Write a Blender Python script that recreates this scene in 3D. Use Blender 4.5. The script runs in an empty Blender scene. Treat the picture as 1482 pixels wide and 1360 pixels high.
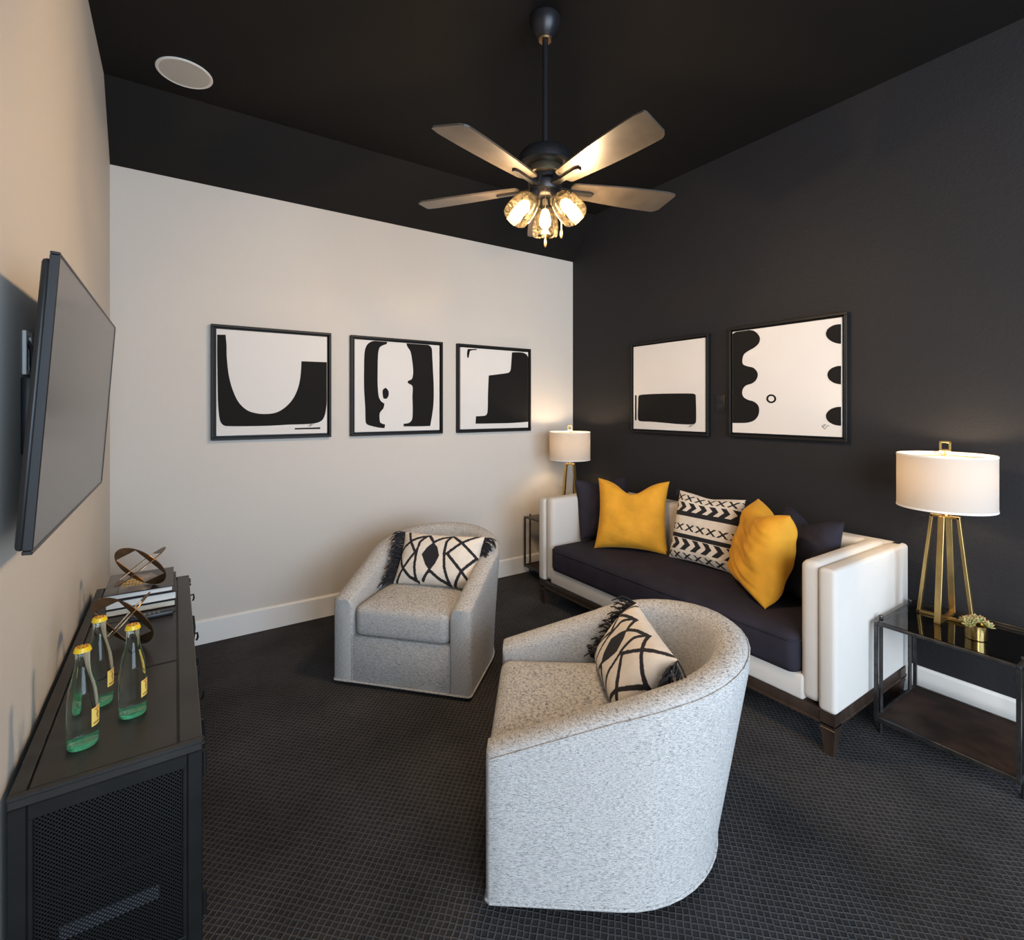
import bpy, bmesh, math, random
from mathutils import Vector, Matrix, Euler, noise
random.seed(7)
PI = math.pi
scene = bpy.context.scene
COL = scene.collection

# ------------------------------------------------------------------ camera
cam_d = bpy.data.cameras.new('camera')
cam_d.sensor_fit = 'HORIZONTAL'; cam_d.sensor_width = 36.0
cam_d.lens = 36.0 * 727.45 / 1482.0
cam_d.shift_y = (589.68 - 680.0) / 1482.0
cam_d.clip_start = 0.02
cam = bpy.data.objects.new('camera', cam_d); COL.objects.link(cam)
cam.location = (0.2975, -3.5283, 1.41)
cam.rotation_euler = (PI/2, 0, -0.5906)
scene.camera = cam

# ------------------------------------------------------------------ exposure, world, daylight
vs = scene.view_settings
vs.view_transform = 'Standard'; vs.look = 'None'; vs.gamma = 1.0; vs.use_curve_mapping = False
vs.exposure = 0.07
world = bpy.data.worlds.new('world'); scene.world = world
world.use_nodes = True
world.node_tree.nodes['Background'].inputs[0].default_value = (0.55, 0.75, 1.0, 1)
world.node_tree.nodes['Background'].inputs[1].default_value = 0.5

def add_light(name, kind, loc, energy, color, rot=(0, 0, 0), **kw):
    d = bpy.data.lights.new(name, kind); d.energy = energy; d.color = color
    for k, v in kw.items(): setattr(d, k, v)
    o = bpy.data.objects.new(name, d); COL.objects.link(o)
    o.location = loc; o.rotation_euler = rot
    return o

ROOM_W, ROOM_F = 3.3365, -6.6          # dark wall x, wall behind the camera y
H_LOW, H_TOP, Y_CREASE = 2.7476, 3.0883, -0.2874
# daylight through the wide opening behind the camera
add_light('daylight', 'AREA', (1.65, ROOM_F - 0.12, 1.5), 235, (0.63, 0.81, 1.0),
          rot=(PI/2, 0, 0), shape='RECTANGLE', size=2.9, size_y=2.6)
add_light('side_fill', 'AREA', (-0.14, -5.35, 1.45), 165, (0.97, 0.98, 1.0),
          rot=(0, -PI/2, 0), shape='RECTANGLE', size=2.3, size_y=1.6)  # added fill light at an unseen left-wall opening, brightens the chair fronts
FAN_W, LAMP_W = 21.5, 6.8
WARM = (1.0, 0.70, 0.42)

# ------------------------------------------------------------------ materials
MATS = {}
def mat(name, col, rough=0.6, metal=0.0, bump=0.0, bscale=300, var=0.0, vscale=40, spec=0.5, sheen=0.0,
        emit=None, estr=0.0, stretch=(1, 1, 1), alpha=None):
    if name in MATS: return MATS[name]
    m = bpy.data.materials.new(name); m.use_nodes = True
    nt = m.node_tree; N = nt.nodes; L = nt.links
    p = N['Principled BSDF']
    p.inputs['Base Color'].default_value = (*col, 1)
    p.inputs['Roughness'].default_value = rough
    p.inputs['Metallic'].default_value = metal
    p.inputs['Specular IOR Level'].default_value = spec
    if sheen:
        p.inputs['Sheen Weight'].default_value = sheen
        p.inputs['Sheen Roughness'].default_value = 0.4
        p.inputs['Sheen Tint'].default_value = (*[min(1, c*1.3+.1) for c in col], 1)
    if emit:
        p.inputs['Emission Color'].default_value = (*emit, 1)
        p.inputs['Emission Strength'].default_value = estr
    tc = N.new('ShaderNodeTexCoord'); mp = N.new('ShaderNodeMapping')
    mp.inputs['Scale'].default_value = stretch
    L.new(tc.outputs['Object'], mp.inputs['Vector'])
    if var:
        n = N.new('ShaderNodeTexNoise'); n.inputs['Scale'].default_value = vscale; n.inputs['Detail'].default_value = 4
        r = N.new('ShaderNodeValToRGB')
        r.color_ramp.elements[0].position = 0.3; r.color_ramp.elements[1].position = 0.7
        r.color_ramp.elements[0].color = (*[c*(1-var) for c in col], 1)
        r.color_ramp.elements[1].color = (*[min(1, c*(1+var)) for c in col], 1)
        L.new(mp.outputs[0], n.inputs['Vector']); L.new(n.outputs[0], r.inputs[0]); L.new(r.outputs[0], p.inputs['Base Color'])
    if bump:
        n2 = N.new('ShaderNodeTexNoise'); n2.inputs['Scale'].default_value = bscale; n2.inputs['Detail'].default_value = 3
        b = N.new('ShaderNodeBump'); b.inputs['Strength'].default_value = bump; b.inputs['Distance'].default_value = 0.003
        L.new(mp.outputs[0], n2.inputs['Vector']); L.new(n2.outputs[0], b.inputs['Height']); L.new(b.outputs[0], p.inputs['Normal'])
    MATS[name] = m
    return m

def thin_glass(name, tint, gloss=0.05, ior=1.45):
    m = bpy.data.materials.new(name); m.use_nodes = True
    nt = m.node_tree; N = nt.nodes; L = nt.links
    N.remove(N['Principled BSDF']); out = N['Material Output']
    t = N.new('ShaderNodeBsdfTransparent'); t.inputs[0].default_value = (*tint, 1)
    g = N.new('ShaderNodeBsdfGlossy'); g.inputs['Roughness'].default_value = gloss
    f = N.new('ShaderNodeFresnel'); f.inputs[0].default_value = ior
    mx = N.new('ShaderNodeMixShader')
    L.new(f.outputs[0], mx.inputs[0]); L.new(t.outputs[0], mx.inputs[1]); L.new(g.outputs[0], mx.inputs[2])
    L.new(mx.outputs[0], out.inputs[0])
    MATS[name] = m
    return m

def seeded_mat():
    m = thin_glass('seeded_glass', (0.97, 0.93, 0.84), 0.08, 1.5)
    nt = m.node_tree; N = nt.nodes; L = nt.links; out = N['Material Output']; last = out.inputs[0].links[0].from_socket
    t = N.new('ShaderNodeBsdfTranslucent'); t.inputs[0].default_value = (1, .80, .50, 1)
    no = N.new('ShaderNodeTexVoronoi'); no.inputs['Scale'].default_value = 110
    rp = N.new('ShaderNodeMapRange'); rp.inputs['From Min'].default_value = 0.1; rp.inputs['From Max'].default_value = 0.6
    rp.inputs['To Min'].default_value = 0.012; rp.inputs['To Max'].default_value = 0.0
    tc = N.new('ShaderNodeTexCoord'); L.new(tc.outputs['Object'], no.inputs['Vector']); L.new(no.outputs['Distance'], rp.inputs[0])
    mx = N.new('ShaderNodeMixShader'); L.new(rp.outputs[0], mx.inputs[0]); L.new(last, mx.inputs[1]); L.new(t.outputs[0], mx.inputs[2]); L.new(mx.outputs[0], out.inputs[0])
    return m

def solid_glass(name, col, ior):
    m = bpy.data.materials.new(name); m.use_nodes = True
    nt = m.node_tree; N = nt.nodes; N.remove(N['Principled BSDF'])
    g = N.new('ShaderNodeBsdfGlass'); g.inputs['Color'].default_value = (*col, 1); g.inputs['Roughness'].default_value = 0.0; g.inputs['IOR'].default_value = ior
    nt.links.new(g.outputs[0], N['Material Output'].inputs[0]); MATS[name] = m
    return m

def carpet_mat():
    m = bpy.data.materials.new('carpet'); m.use_nodes = True
    nt = m.node_tree; N = nt.nodes; L = nt.links; p = N['Principled BSDF']
    p.inputs['Roughness'].default_value = 0.95; p.inputs['Specular IOR Level'].default_value = 0.1
    tc = N.new('ShaderNodeTexCoord'); mp = N.new('ShaderNodeMapping')
    mp.inputs['Rotation'].default_value = (0, 0, PI/4)
    L.new(tc.outputs['Object'], mp.inputs[0])
    wob = N.new('ShaderNodeTexNoise'); wob.inputs['Scale'].default_value = 75
    vm = N.new('ShaderNodeVectorMath'); vm.operation = 'MULTIPLY_ADD'
    vm.inputs[1].default_value = (0.011, 0.011, 0)
    L.new(wob.outputs['Color'], vm.inputs[0]); L.new(mp.outputs[0], vm.inputs[2])
    b = N.new('ShaderNodeTexBrick'); b.offset = 0.0
    b.inputs['Scale'].default_value = 1.0
    b.inputs['Brick Width'].default_value = 0.0185; b.inputs['Row Height'].default_value = 0.0185
    b.inputs['Mortar Size'].default_value = 0.0038; b.inputs['Mortar Smooth'].default_value = 1.0
    b.inputs['Color1'].default_value = (0.022, 0.0212, 0.0222, 1); b.inputs['Color2'].default_value = (0.030, 0.0292, 0.0305, 1)
    b.inputs['Mortar'].default_value = (0.066, 0.065, 0.068, 1)
    L.new(vm.outputs[0], b.inputs['Vector'])
    n = N.new('ShaderNodeTexNoise'); n.inputs['Scale'].default_value = 2.2; n.inputs['Detail'].default_value = 6
    mr = N.new('ShaderNodeMapRange'); mr.inputs['From Min'].default_value = 0.3; mr.inputs['From Max'].default_value = 0.7
    mr.inputs['To Min'].default_value = 0.7; mr.inputs['To Max'].default_value = 1.45
    L.new(tc.outputs['Object'], n.inputs['Vector']); L.new(n.outputs[0], mr.inputs[0])
    mx = N.new('ShaderNodeVectorMath'); mx.operation = 'SCALE'
    L.new(b.outputs['Color'], mx.inputs[0]); L.new(mr.outputs[0], mx.inputs['Scale'])
    L.new(mx.outputs[0], p.inputs['Base Color'])
    n2 = N.new('ShaderNodeTexNoise'); n2.inputs['Scale'].default_value = 500
    ad = N.new('ShaderNodeMath'); ad.operation = 'MULTIPLY_ADD'; ad.inputs[1].default_value = 0.5
    L.new(n2.outputs[0], ad.inputs[0]); L.new(b.outputs['Fac'], ad.inputs[2])
    bp = N.new('ShaderNodeBump'); bp.inputs['Strength'].default_value = 0.7; bp.inputs['Distance'].default_value = 0.004
    L.new(ad.outputs[0], bp.inputs['Height']); L.new(bp.outputs[0], p.inputs['Normal'])
    MATS['carpet'] = m; return m

def tweed_mat():
    m = bpy.data.materials.new('tweed'); m.use_nodes = True
    nt = m.node_tree; N = nt.nodes; L = nt.links; p = N['Principled BSDF']
    p.inputs['Roughness'].default_value = 0.9; p.inputs['Specular IOR Level'].default_value = 0.15
    tc = N.new('ShaderNodeTexCoord')
    def nz(scale, stretch, det=3):
        mp = N.new('ShaderNodeMapping'); mp.inputs['Scale'].default_value = stretch
        L.new(tc.outputs['Object'], mp.inputs[0])
        n = N.new('ShaderNodeTexNoise'); n.inputs['Scale'].default_value = scale; n.inputs['Detail'].default_value = det
        L.new(mp.outputs[0], n.inputs['Vector']); return n.outputs[0]
    slub = nz(165, (.6, .6, 4.0)); fine = nz(700, (0.5, 0.5, 1.6))
    ad = N.new('ShaderNodeMath'); ad.operation = 'ADD'; L.new(slub, ad.inputs[0]); L.new(fine, ad.inputs[1])
    r = N.new('ShaderNodeValToRGB'); e = r.color_ramp.elements
    e[0].position = 0.37; e[0].color = (0.12, 0.124, 0.134, 1)
    e[1].position = 0.62; e[1].color = (0.62, 0.61, 0.595, 1)
    x = r.color_ramp.elements.new(0.49); x.color = (0.455, 0.45, 0.445, 1)
    hf = N.new('ShaderNodeMath'); hf.operation = 'MULTIPLY'; hf.inputs[1].default_value = 0.5
    L.new(ad.outputs[0], hf.inputs[0]); L.new(hf.outputs[0], r.inputs[0]); L.new(r.outputs[0], p.inputs['Base Color'])
    bp = N.new('ShaderNodeBump'); bp.inputs['Strength'].default_value = 0.55; bp.inputs['Distance'].default_value = 0.003
    L.new(fine, bp.inputs['Height']); L.new(bp.outputs[0], p.inputs['Normal'])
    MATS['tweed'] = m; return m

def mesh_panel_mat():
    # perforated sheet metal: real see-through holes
    m = bpy.data.materials.new('perforated_metal'); m.use_nodes = True
    nt = m.node_tree; N = nt.nodes; L = nt.links; p = N['Principled BSDF']; out = N['Material Output']
    p.inputs['Base Color'].default_value = (0.010, 0.010, 0.0105, 1); p.inputs['Roughness'].default_value = 0.5
    p.inputs['Metallic'].default_value = 0.4
    tc = N.new('ShaderNodeTexCoord'); mp = N.new('ShaderNodeMapping')
    mp.inputs['Rotation'].default_value = (0, PI/4, 0); mp.inputs['Scale'].default_value = (160, 160, 160)
    L.new(tc.outputs['Object'], mp.inputs[0])
    fr = N.new('ShaderNodeVectorMath'); fr.operation = 'FRACTION'; L.new(mp.outputs[0], fr.inputs[0])
    sb = N.new('ShaderNodeVectorMath'); sb.operation = 'SUBTRACT'; sb.inputs[1].default_value = (.5, .5, .5); L.new(fr.outputs[0], sb.inputs[0])
    ml = N.new('ShaderNodeVectorMath'); ml.operation = 'MULTIPLY'; ml.inputs[1].default_value = (1, 0, 1); L.new(sb.outputs[0], ml.inputs[0])
    ln = N.new('ShaderNodeVectorMath'); ln.operation = 'LENGTH'; L.new(ml.outputs[0], ln.inputs[0])
    lt = N.new('ShaderNodeMath'); lt.operation = 'LESS_THAN'; lt.inputs[1].default_value = 0.34; L.new(ln.outputs['Value'], lt.inputs[0])
    tr = N.new('ShaderNodeBsdfTransparent'); mx = N.new('ShaderNodeMixShader')
    L.new(lt.outputs[0], mx.inputs[0]); L.new(p.outputs[0], mx.inputs[1]); L.new(tr.outputs[0], mx.inputs[2]); L.new(mx.outputs[0], out.inputs[0])
    MATS['perforated_metal'] = m; return m

def shade_mat():
    m = bpy.data.materials.new('lamp_shade_linen'); m.use_nodes = True
    nt = m.node_tree; N = nt.nodes; L = nt.links; out = N['Material Output']; N.remove(N['Principled BSDF'])
    d = N.new('ShaderNodeBsdfDiffuse'); d.inputs[0].default_value = (0.47, 0.45, 0.42, 1)
    t = N.new('ShaderNodeBsdfTranslucent'); t.inputs[0].default_value = (0.93, 0.82, 0.70, 1)
    mx = N.new('ShaderNodeMixShader'); mx.inputs[0].default_value = 0.22
    L.new(d.outputs[0], mx.inputs[1]); L.new(t.outputs[0], mx.inputs[2]); L.new(mx.outputs[0], out.inputs[0])
    MATS['lamp_shade_linen'] = m; return m

beige = mat('wall_beige_paint', (0.60, 0.555, 0.505), 0.75, bump=0.25, bscale=90, spec=0.25)
black_paint = mat('wall_black_paint', (0.0165, 0.016, 0.018), 0.65, bump=0.6, bscale=85, spec=0.25)
ceil_paint = mat('ceiling_black_paint', (0.0085, 0.0075, 0.0068), 0.7, bump=0.3, bscale=85, spec=0.2)
white_trim = mat('trim_white', (0.74, 0.72, 0.69), 0.4)
carpet = carpet_mat(); tweed = tweed_mat(); perf = mesh_panel_mat(); linen = shade_mat()
iron = mat('blackened_iron', (0.011, 0.0105, 0.010), 0.5, 0.4, bump=0.1, bscale=60, var=0.25, vscale=14)
table_iron = mat('table_iron', (0.075, 0.072, 0.072), 0.38, 0.85, var=0.3, vscale=30)
console_paint = mat('console_paint', (0.040, 0.037, 0.035), 0.40, 0.35, var=0.22, vscale=7, bump=0.05, bscale=50)
rust = mat('rusted_shelf', (0.034, 0.018, 0.012), 0.55, 0.3, var=0.6, vscale=9, bump=0.1, bscale=40)
brass = mat('aged_brass', (0.50, 0.34, 0.13), 0.36, 1.0, var=0.22, vscale=30, stretch=(1, 1, .3))
brass_dark = mat('bronze_sheet', (0.20, 0.125, 0.065), 0.38, 0.9, var=0.3, vscale=18)
gold = mat('polished_gold', (0.62, 0.43, 0.16), 0.2, 1.0)
sofa_fab = mat('ivory_linen', (0.56, 0.53, 0.495), 0.9, bump=0.25, bscale=700, var=0.015, vscale=12, spec=0.15)
navy_fab = mat('midnight_fabric', (0.022, 0.0195, 0.029), 0.85, bump=0.3, bscale=600, var=0.15, vscale=10, spec=0.2)
yellow_vel = mat('yellow_velvet', (0.60, 0.285, 0.024), 0.75, bump=0.15, bscale=300, var=0.14, vscale=9, sheen=0.5, spec=0.2)
cream_cot = mat('cream_cotton', (0.68, 0.62, 0.55), 0.9, bump=0.3, bscale=500, var=0.05, vscale=30, spec=0.1)
black_yarn = mat('black_yarn', (0.010, 0.010, 0.014), 0.9, bump=0.3, bscale=500)
wood_dark = mat('espresso_wood', (0.030, 0.018, 0.013), 0.4, var=0.35, vscale=25, stretch=(1, 1, .2))
frame_black = mat('frame_black', (0.009, 0.0088, 0.0088), 0.5, spec=0.25)
canvas_white = mat('canvas_white', (0.70, 0.67, 0.645), 0.85, bump=0.3, bscale=900)
canvas_black = mat('canvas_black_paint', (0.010, 0.009, 0.0085), 0.75, spec=0.15, bump=0.3, bscale=900)
tv_black = mat('tv_plastic', (0.012, 0.013, 0.016), 0.35)
tv_screen = mat('tv_screen', (0.05, 0.048, 0.047), 0.22, spec=0.9)
fan_metal = mat('fan_dark_bronze', (0.030, 0.030, 0.034), 0.36, 0.6)
fan_wood = mat('fan_blade_wood', (0.055, 0.047, 0.040), 0.36, var=0.25, vscale=12, stretch=(1, 1, 1))
bulb_glow = mat('bulb_glow', (1, .9, .7), 0.5, emit=(1.0, 0.72, 0.38), estr=45)
plastic_white = mat('plastic_white', (0.78, 0.77, 0.74), 0.4)
speaker_cloth = mat('speaker_grille', (0.52, 0.49, 0.45), 0.7, bump=0.3, bscale=900)
plastic_black = mat('plastic_black', (0.012, 0.012, 0.013), 0.4)
paper = mat('book_paper', (0.70, 0.68, 0.64), 0.85, var=0.12, vscale=400, stretch=(.02, .02, 1))
paper_cream = mat('book_paper_cream', (0.64, 0.58, 0.47), 0.85, var=0.12, vscale=400, stretch=(.02, .02, 1))
cover_black = mat('book_cover_black', (0.014, 0.013, 0.014), 0.4)
cover_brown = mat('book_cover_brown', (0.045, 0.032, 0.028), 0.35)
cover_gray = mat('book_cover_gray', (0.16, 0.155, 0.15), 0.4)
ink_yellow = mat('ink_yellow', (0.75, 0.42, 0.02), 0.5)
cap_yellow = mat('bottle_cap_yellow', (0.82, 0.53, 0.01), 0.35)
label_yellow = mat('bottle_label_yellow', (0.85, 0.60, 0.14), 0.5)
ink_red = mat('ink_red', (0.45, 0.05, 0.03), 0.5)
ink_brown = mat('ink_brown', (0.16, 0.08, 0.02), 0.5)
bottle_glass = solid_glass('bottle_glass', (0.93, 0.985, 0.955), 1.34)
clear_glass = thin_glass('clear_glass', (0.93, 0.95, 0.93), 0.02, 1.5)
seeded_glass = seeded_mat()
green_base = mat('green_glass_base', (0.22, 0.80, 0.50), 0.10)
green_base.node_tree.nodes['Principled BSDF'].inputs['Transmission Weight'].default_value = 0.75
leaf_green = mat('succulent_leaf', (0.22, 0.26, 0.09), 0.5, var=0.3, vscale=60)
leaf_tip = mat('succulent_tip', (0.45, 0.27, 0.14), 0.5)

# ------------------------------------------------------------------ mesh helpers
RM = {}                                  # world matrix of each root / part
class MB:
    def __init__(s): s.bm = bmesh.new(); s.mi = 0
    def _f(s, vs, smooth=None):
        try:
            f = s.bm.faces.new(vs); f.material_index = s.mi; return f
        except ValueError: return None
    def box(s, lo, hi, bev=0.0, seg=2, M=None):
        t = bmesh.new()
        r = bmesh.ops.create_cube(t, size=1.0)
        for v in t.verts:
            v.co = Vector([lo[i] + (v.co[i]+.5)*(hi[i]-lo[i]) for i in range(3)])
        if bev: bmesh.ops.bevel(t, geom=t.edges[:], offset=bev, segments=seg, profile=0.5, affect='EDGES')
        return s.merge(t, M)
    def merge(s, t, M=None):
        mp = {}
        for v in t.verts:
            mp[v] = s.bm.verts.new(M @ v.co if M else v.co)
        for f in t.faces: s._f([mp[v] for v in f.verts])
        t.free(); return s
    def loft(s, rings, closed=True, caps=(True, True), loop=False):
        R = [[s.bm.verts.new(p) for p in r] for r in rings]
        n = len(R[0]); m = len(R)
        for i in range(m if loop else m-1):
            a, b = R[i], R[(i+1) % m]
            for j in range(n if closed else n-1):
                k = (j+1) % n
                s._f([a[j], a[k], b[k], b[j]])
        if not loop:
            if caps[0]: s._f(R[0][::-1])
            if caps[1]: s._f(R[-1])
        return s
    def tube(s, pts, r, n=10, caps=True):
        pts = [Vector(p) for p in pts]; rad = r if isinstance(r, (list, tuple)) else [r]*len(pts)
        rings = []; prev = None
        for i, p in enumerate(pts):
            d = (pts[min(i+1, len(pts)-1)] - pts[max(i-1, 0)]).normalized()
            if prev is None:
                u = d.orthogonal().normalized()
            else:
                u = (prev - d*prev.dot(d)).normalized()
            prev = u; w = d.cross(u)
            rings.append([p + (u*math.cos(a)+w*math.sin(a))*rad[i] for a in [2*PI*k/n for k in range(n)]])
        return s.loft(rings, caps=(caps, caps))
    def bar(s, p0, p1, w, d, up=(0, 0, 1), bev=0.0):
        p0, p1 = Vector(p0), Vector(p1); z = (p1-p0); L = z.length; z.normalize()
        x = Vector(up).cross(z)
        if x.length < 1e-4: x = Vector((1, 0, 0))
        x.normalize(); y = z.cross(x)
        M = Matrix((x, y, z)).transposed().to_4x4(); M.translation = p0
        return s.box((-w/2, -d/2, 0), (w/2, d/2, L), bev, 1, M)
    def lathe(s, prof, n=32, M=None, caps=(True, True)):
        rings = []
        for r, z in prof:
            ring = [Vector((r*math.cos(2*PI*k/n), r*math.sin(2*PI*k/n), z)) for k in range(n)]
            rings.append([M @ v for v in ring] if M else ring)
        return s.loft(rings, caps=caps)
    def slab(s, outline, levels):
        # stacked rounded outlines; levels = (inset, z); closes to an n-gon at both ends
        n = len(outline); P = [Vector((x, y, 0)) for x, y in outline]
        area = sum(P[i].x*P[(i+1) % n].y - P[(i+1) % n].x*P[i].y for i in range(n))
        nrm = []
        for i in range(n):
            e0 = (P[i]-P[i-1]); e1 = (P[(i+1) % n]-P[i]); t = (e0.normalized()+e1.normalized()).normalized()
            v = Vector((-t.y, t.x, 0)); nrm.append(v if area > 0 else -v)
        cen = sum(P, Vector())/n; rings = []
        for lv in levels:
            if lv[0] == 's': rings.append([cen+(P[i]-cen)*lv[1]+Vector((0, 0, lv[2])) for i in range(n)])
            else: rings.append([(P[i]+nrm[i]*lv[0])+Vector((0, 0, lv[1])) for i in range(n)])
        return s.loft(rings)
    def poly(s, pts): return s._f([s.bm.verts.new(p) for p in pts])
    def sphere(s, c, r, sc=(1, 1, 1), u=16, v=10):
        t = bmesh.new(); bmesh.ops.create_uvsphere(t, u_segments=u, v_segments=v, radius=r)
        M = Matrix.Translation(c) @ Matrix.Diagonal((*sc, 1)); return s.merge(t, M)

def obj(name, mb, mats, parent=None, smooth=35, world=False):
    bm = mb.bm if isinstance(mb, MB) else mb
    bmesh.ops.recalc_face_normals(bm, faces=bm.faces[:])
    if world and parent is not None: bm.transform(RM[parent.name].inverted())
    me = bpy.data.meshes.new(name); bm.to_mesh(me); bm.free()
    for m in (mats if isinstance(mats, (list, tuple)) else [mats]): me.materials.append(m)
    if smooth:
        me.polygons.foreach_set('use_smooth', [True]*len(me.polygons))
        me.set_sharp_from_angle(angle=math.radians(smooth))
    o = bpy.data.objects.new(name, me); COL.objects.link(o)
    if parent is not None: o.parent = parent; RM[o.name] = RM[parent.name]
    else: RM[o.name] = Matrix.Identity(4)
    return o

def setm(o, M): o.matrix_world = M; RM[o.name] = M.copy(); return o
def tag(o, label, cat, group=None):
    o['label'] = label; o['category'] = cat
    if group: o['group'] = group
    return o
def thing(name, label, cat, loc=(0, 0, 0), rotz=0.0, group=None):
    o = bpy.data.objects.new(name, None); COL.objects.link(o); o.empty_display_size = 0.05
    setm(o, Matrix.Translation(loc) @ Matrix.Rotation(rotz, 4, 'Z'))
    return tag(o, label, cat, group)
def copy_tree(o, parent=None):
    c = o.copy(); COL.objects.link(c)
    if parent is not None: c.parent = parent
    for ch in list(o.children): copy_tree(ch, c)
    return c
def struct(name, mb, m, smooth=0):
    o = obj(name, mb, m, smooth=smooth); o['kind'] = 'structure'; return o
def rrect(x0, y0, x1, y1, r, n=6):
    pts = []
    for cx, cy, a0 in ((x1-r, y1-r, 0), (x0+r, y1-r, PI/2), (x0+r, y0+r, PI), (x1-r, y0+r, 1.5*PI)):
        for k in range(n+1):
            a = a0+PI/2*k/n; pts.append((cx+r*math.cos(a), cy+r*math.sin(a)))
    return pts
def catmull(P, sub=5):
    n = len(P); out = []
    for i in range(n):
        p0, p1, p2, p3 = [Vector(P[(i+k-1) % n]) for k in range(4)]
        # keep tight corners tight
        d1 = (p1-p0).normalized(); d2 = (p2-p1).normalized(); d3 = (p3-p2).normalized()
        m1 = (p2-p0)*0.5 if d1.dot(d2) > 0.45 else Vector((0, 0))
        m2 = (p3-p1)*0.5 if d2.dot(d3) > 0.45 else Vector((0, 0))
        L = (p2-p1).length
        if m1.length > L: m1 = m1.normalized()*L
        if m2.length > L: m2 = m2.normalized()*L
        for k in range(sub):
            t = k/sub; t2 = t*t; t3 = t2*t
            out.append(p1*(2*t3-3*t2+1)+m1*(t3-2*t2+t)+p2*(-2*t3+3*t2)+m2*(t3-t2))
    return out

# ------------------------------------------------------------------ room shell
T = 0.12
b = MB(); b.box((-T, ROOM_F-T, -0.1), (ROOM_W+T, T, 0)); struct('floor', b, carpet)
def wall_prism(x0, x1, ya=ROOM_F-T):
    prof = [(ya, 0), (T, 0), (T, H_LOW-0.14), (0, H_LOW), (Y_CREASE, H_TOP), (ya, H_TOP)]
    m = MB(); m.loft([[Vector((x0, y, z)) for y, z in prof], [Vector((x1, y, z)) for y, z in prof]]); return m
b = wall_prism(-T, 0, -4.55)              # unseen window behind the camera, added for the side fill
b.box((-T, -6.15, 0), (0, -4.55, 0.3)); b.box((-T, -6.15, 2.6), (0, -4.55, H_TOP)); b.box((-T, ROOM_F-T, 0), (0, -6.15, H_TOP))
struct('wall_left', b, beige)
struct('wall_right', wall_prism(ROOM_W, ROOM_W+T), black_paint)
b = MB(); b.box((0, 0, 0), (ROOM_W, T, H_LOW)); struct('wall_back', b, beige)
b = MB()   # wall behind the camera with its wide opening
b.box((0, ROOM_F-T, 0), (0.2, ROOM_F, H_TOP)); b.box((3.1, ROOM_F-T, 0), (ROOM_W, ROOM_F, H_TOP))
b.box((0.2, ROOM_F-T, 2.8), (3.1, ROOM_F, H_TOP)); b.box((0.2, ROOM_F-T, 0), (3.1, ROOM_F, 0.2))
struct('wall_front', b, beige)
b = MB()
prof = [(ROOM_F-T, H_TOP), (Y_CREASE, H_TOP), (0, H_LOW), (T, H_LOW-0.14), (T, H_TOP+T), (ROOM_F-T, H_TOP+T)]
b.loft([[Vector((-T, y, z)) for y, z in prof], [Vector((ROOM_W+T, y, z)) for y, z in prof]])
struct('ceiling', b, ceil_paint)
def baseboard(name, p0, p1, nrm, h=0.142, t=0.014):
    p0, p1, nrm = Vector(p0), Vector(p1), Vector(nrm)
    prof = [(0, 0), (t, 0), (t, h-0.012), (t-0.006, h-0.003), (t-0.010, h), (0, h)]
    m = MB(); m.loft([[p+nrm*a+Vector((0, 0, z)) for a, z in prof] for p in (p0, p1)])
    return struct(name, m, white_trim)
baseboard('baseboard_back', (0, 0, 0), (ROOM_W, 0, 0), (0, -1, 0))
baseboard('baseboard_right', (ROOM_W, -0.014, 0), (ROOM_W, ROOM_F, 0), (-1, 0, 0))
baseboard('baseboard_left', (0, -0.014, 0), (0, ROOM_F, 0), (1, 0, 0), t=0.010)

# ------------------------------------------------------------------ framed abstract canvases
ART_U = [
  ('s',[(0.008,0.944),(0.076,0.949),(0.084,0.852),(0.086,0.742),(0.103,0.567),(0.138,0.424),(0.187,0.313),(0.257,0.240),(0.337,0.210),(0.430,0.203),(0.524,0.221),(0.609,0.281),(0.673,0.363),(0.717,0.469),(0.739,0.587),(0.748,0.735),(1.000,0.737),(1.000,0.378),(0.982,0.210),(0.952,0.138),(0.895,0.108),(0.783,0.097),(0.630,0.095),(0.461,0.088),(0.257,0.087),(0.119,0.090),(0.061,0.099),(0.030,0.148),(0.015,0.301),(0.011,0.520),(0.008,0.738)]),
  ('s',[(0.684,0.059),(0.931,0.062),(0.931,0.045),(0.684,0.045)]),
  ('l',[(0.810,0.076),(0.832,0.092),(0.845,0.101),(0.827,0.073),(0.859,0.096),(0.872,0.101)]),
]
ART_PAIR = [
  ('s',[(0.359,0.999),(0.215,0.996),(0.138,0.953),(0.107,0.863),(0.101,0.662),(0.102,0.461),(0.114,0.259),(0.119,0.107),(0.147,0.076),(0.263,0.045),(0.329,0.038),(0.337,0.077),(0.284,0.099),(0.274,0.143),(0.277,0.207),(0.317,0.258),(0.328,0.310),(0.291,0.336),(0.264,0.387),(0.252,0.515),(0.252,0.693),(0.256,0.847),(0.272,0.924),(0.306,0.952),(0.354,0.973)]),
  ('s',[(0.344,0.486),(0.373,0.453),(0.376,0.401),(0.352,0.364),(0.317,0.367),(0.307,0.418),(0.312,0.464)]),
  ('s',[(0.583,0.997),(0.705,1.012),(0.835,1.002),(0.895,0.965),(0.906,0.857),(0.915,0.694),(0.924,0.502),(0.921,0.310),(0.903,0.173),(0.879,0.050),(0.732,0.049),(0.550,0.053),(0.553,0.082),(0.618,0.092),(0.655,0.136),(0.661,0.257),(0.658,0.390),(0.658,0.510),(0.604,0.544),(0.605,0.568),(0.653,0.596),(0.667,0.684),(0.653,0.817),(0.633,0.908),(0.597,0.959)]),
]
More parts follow.
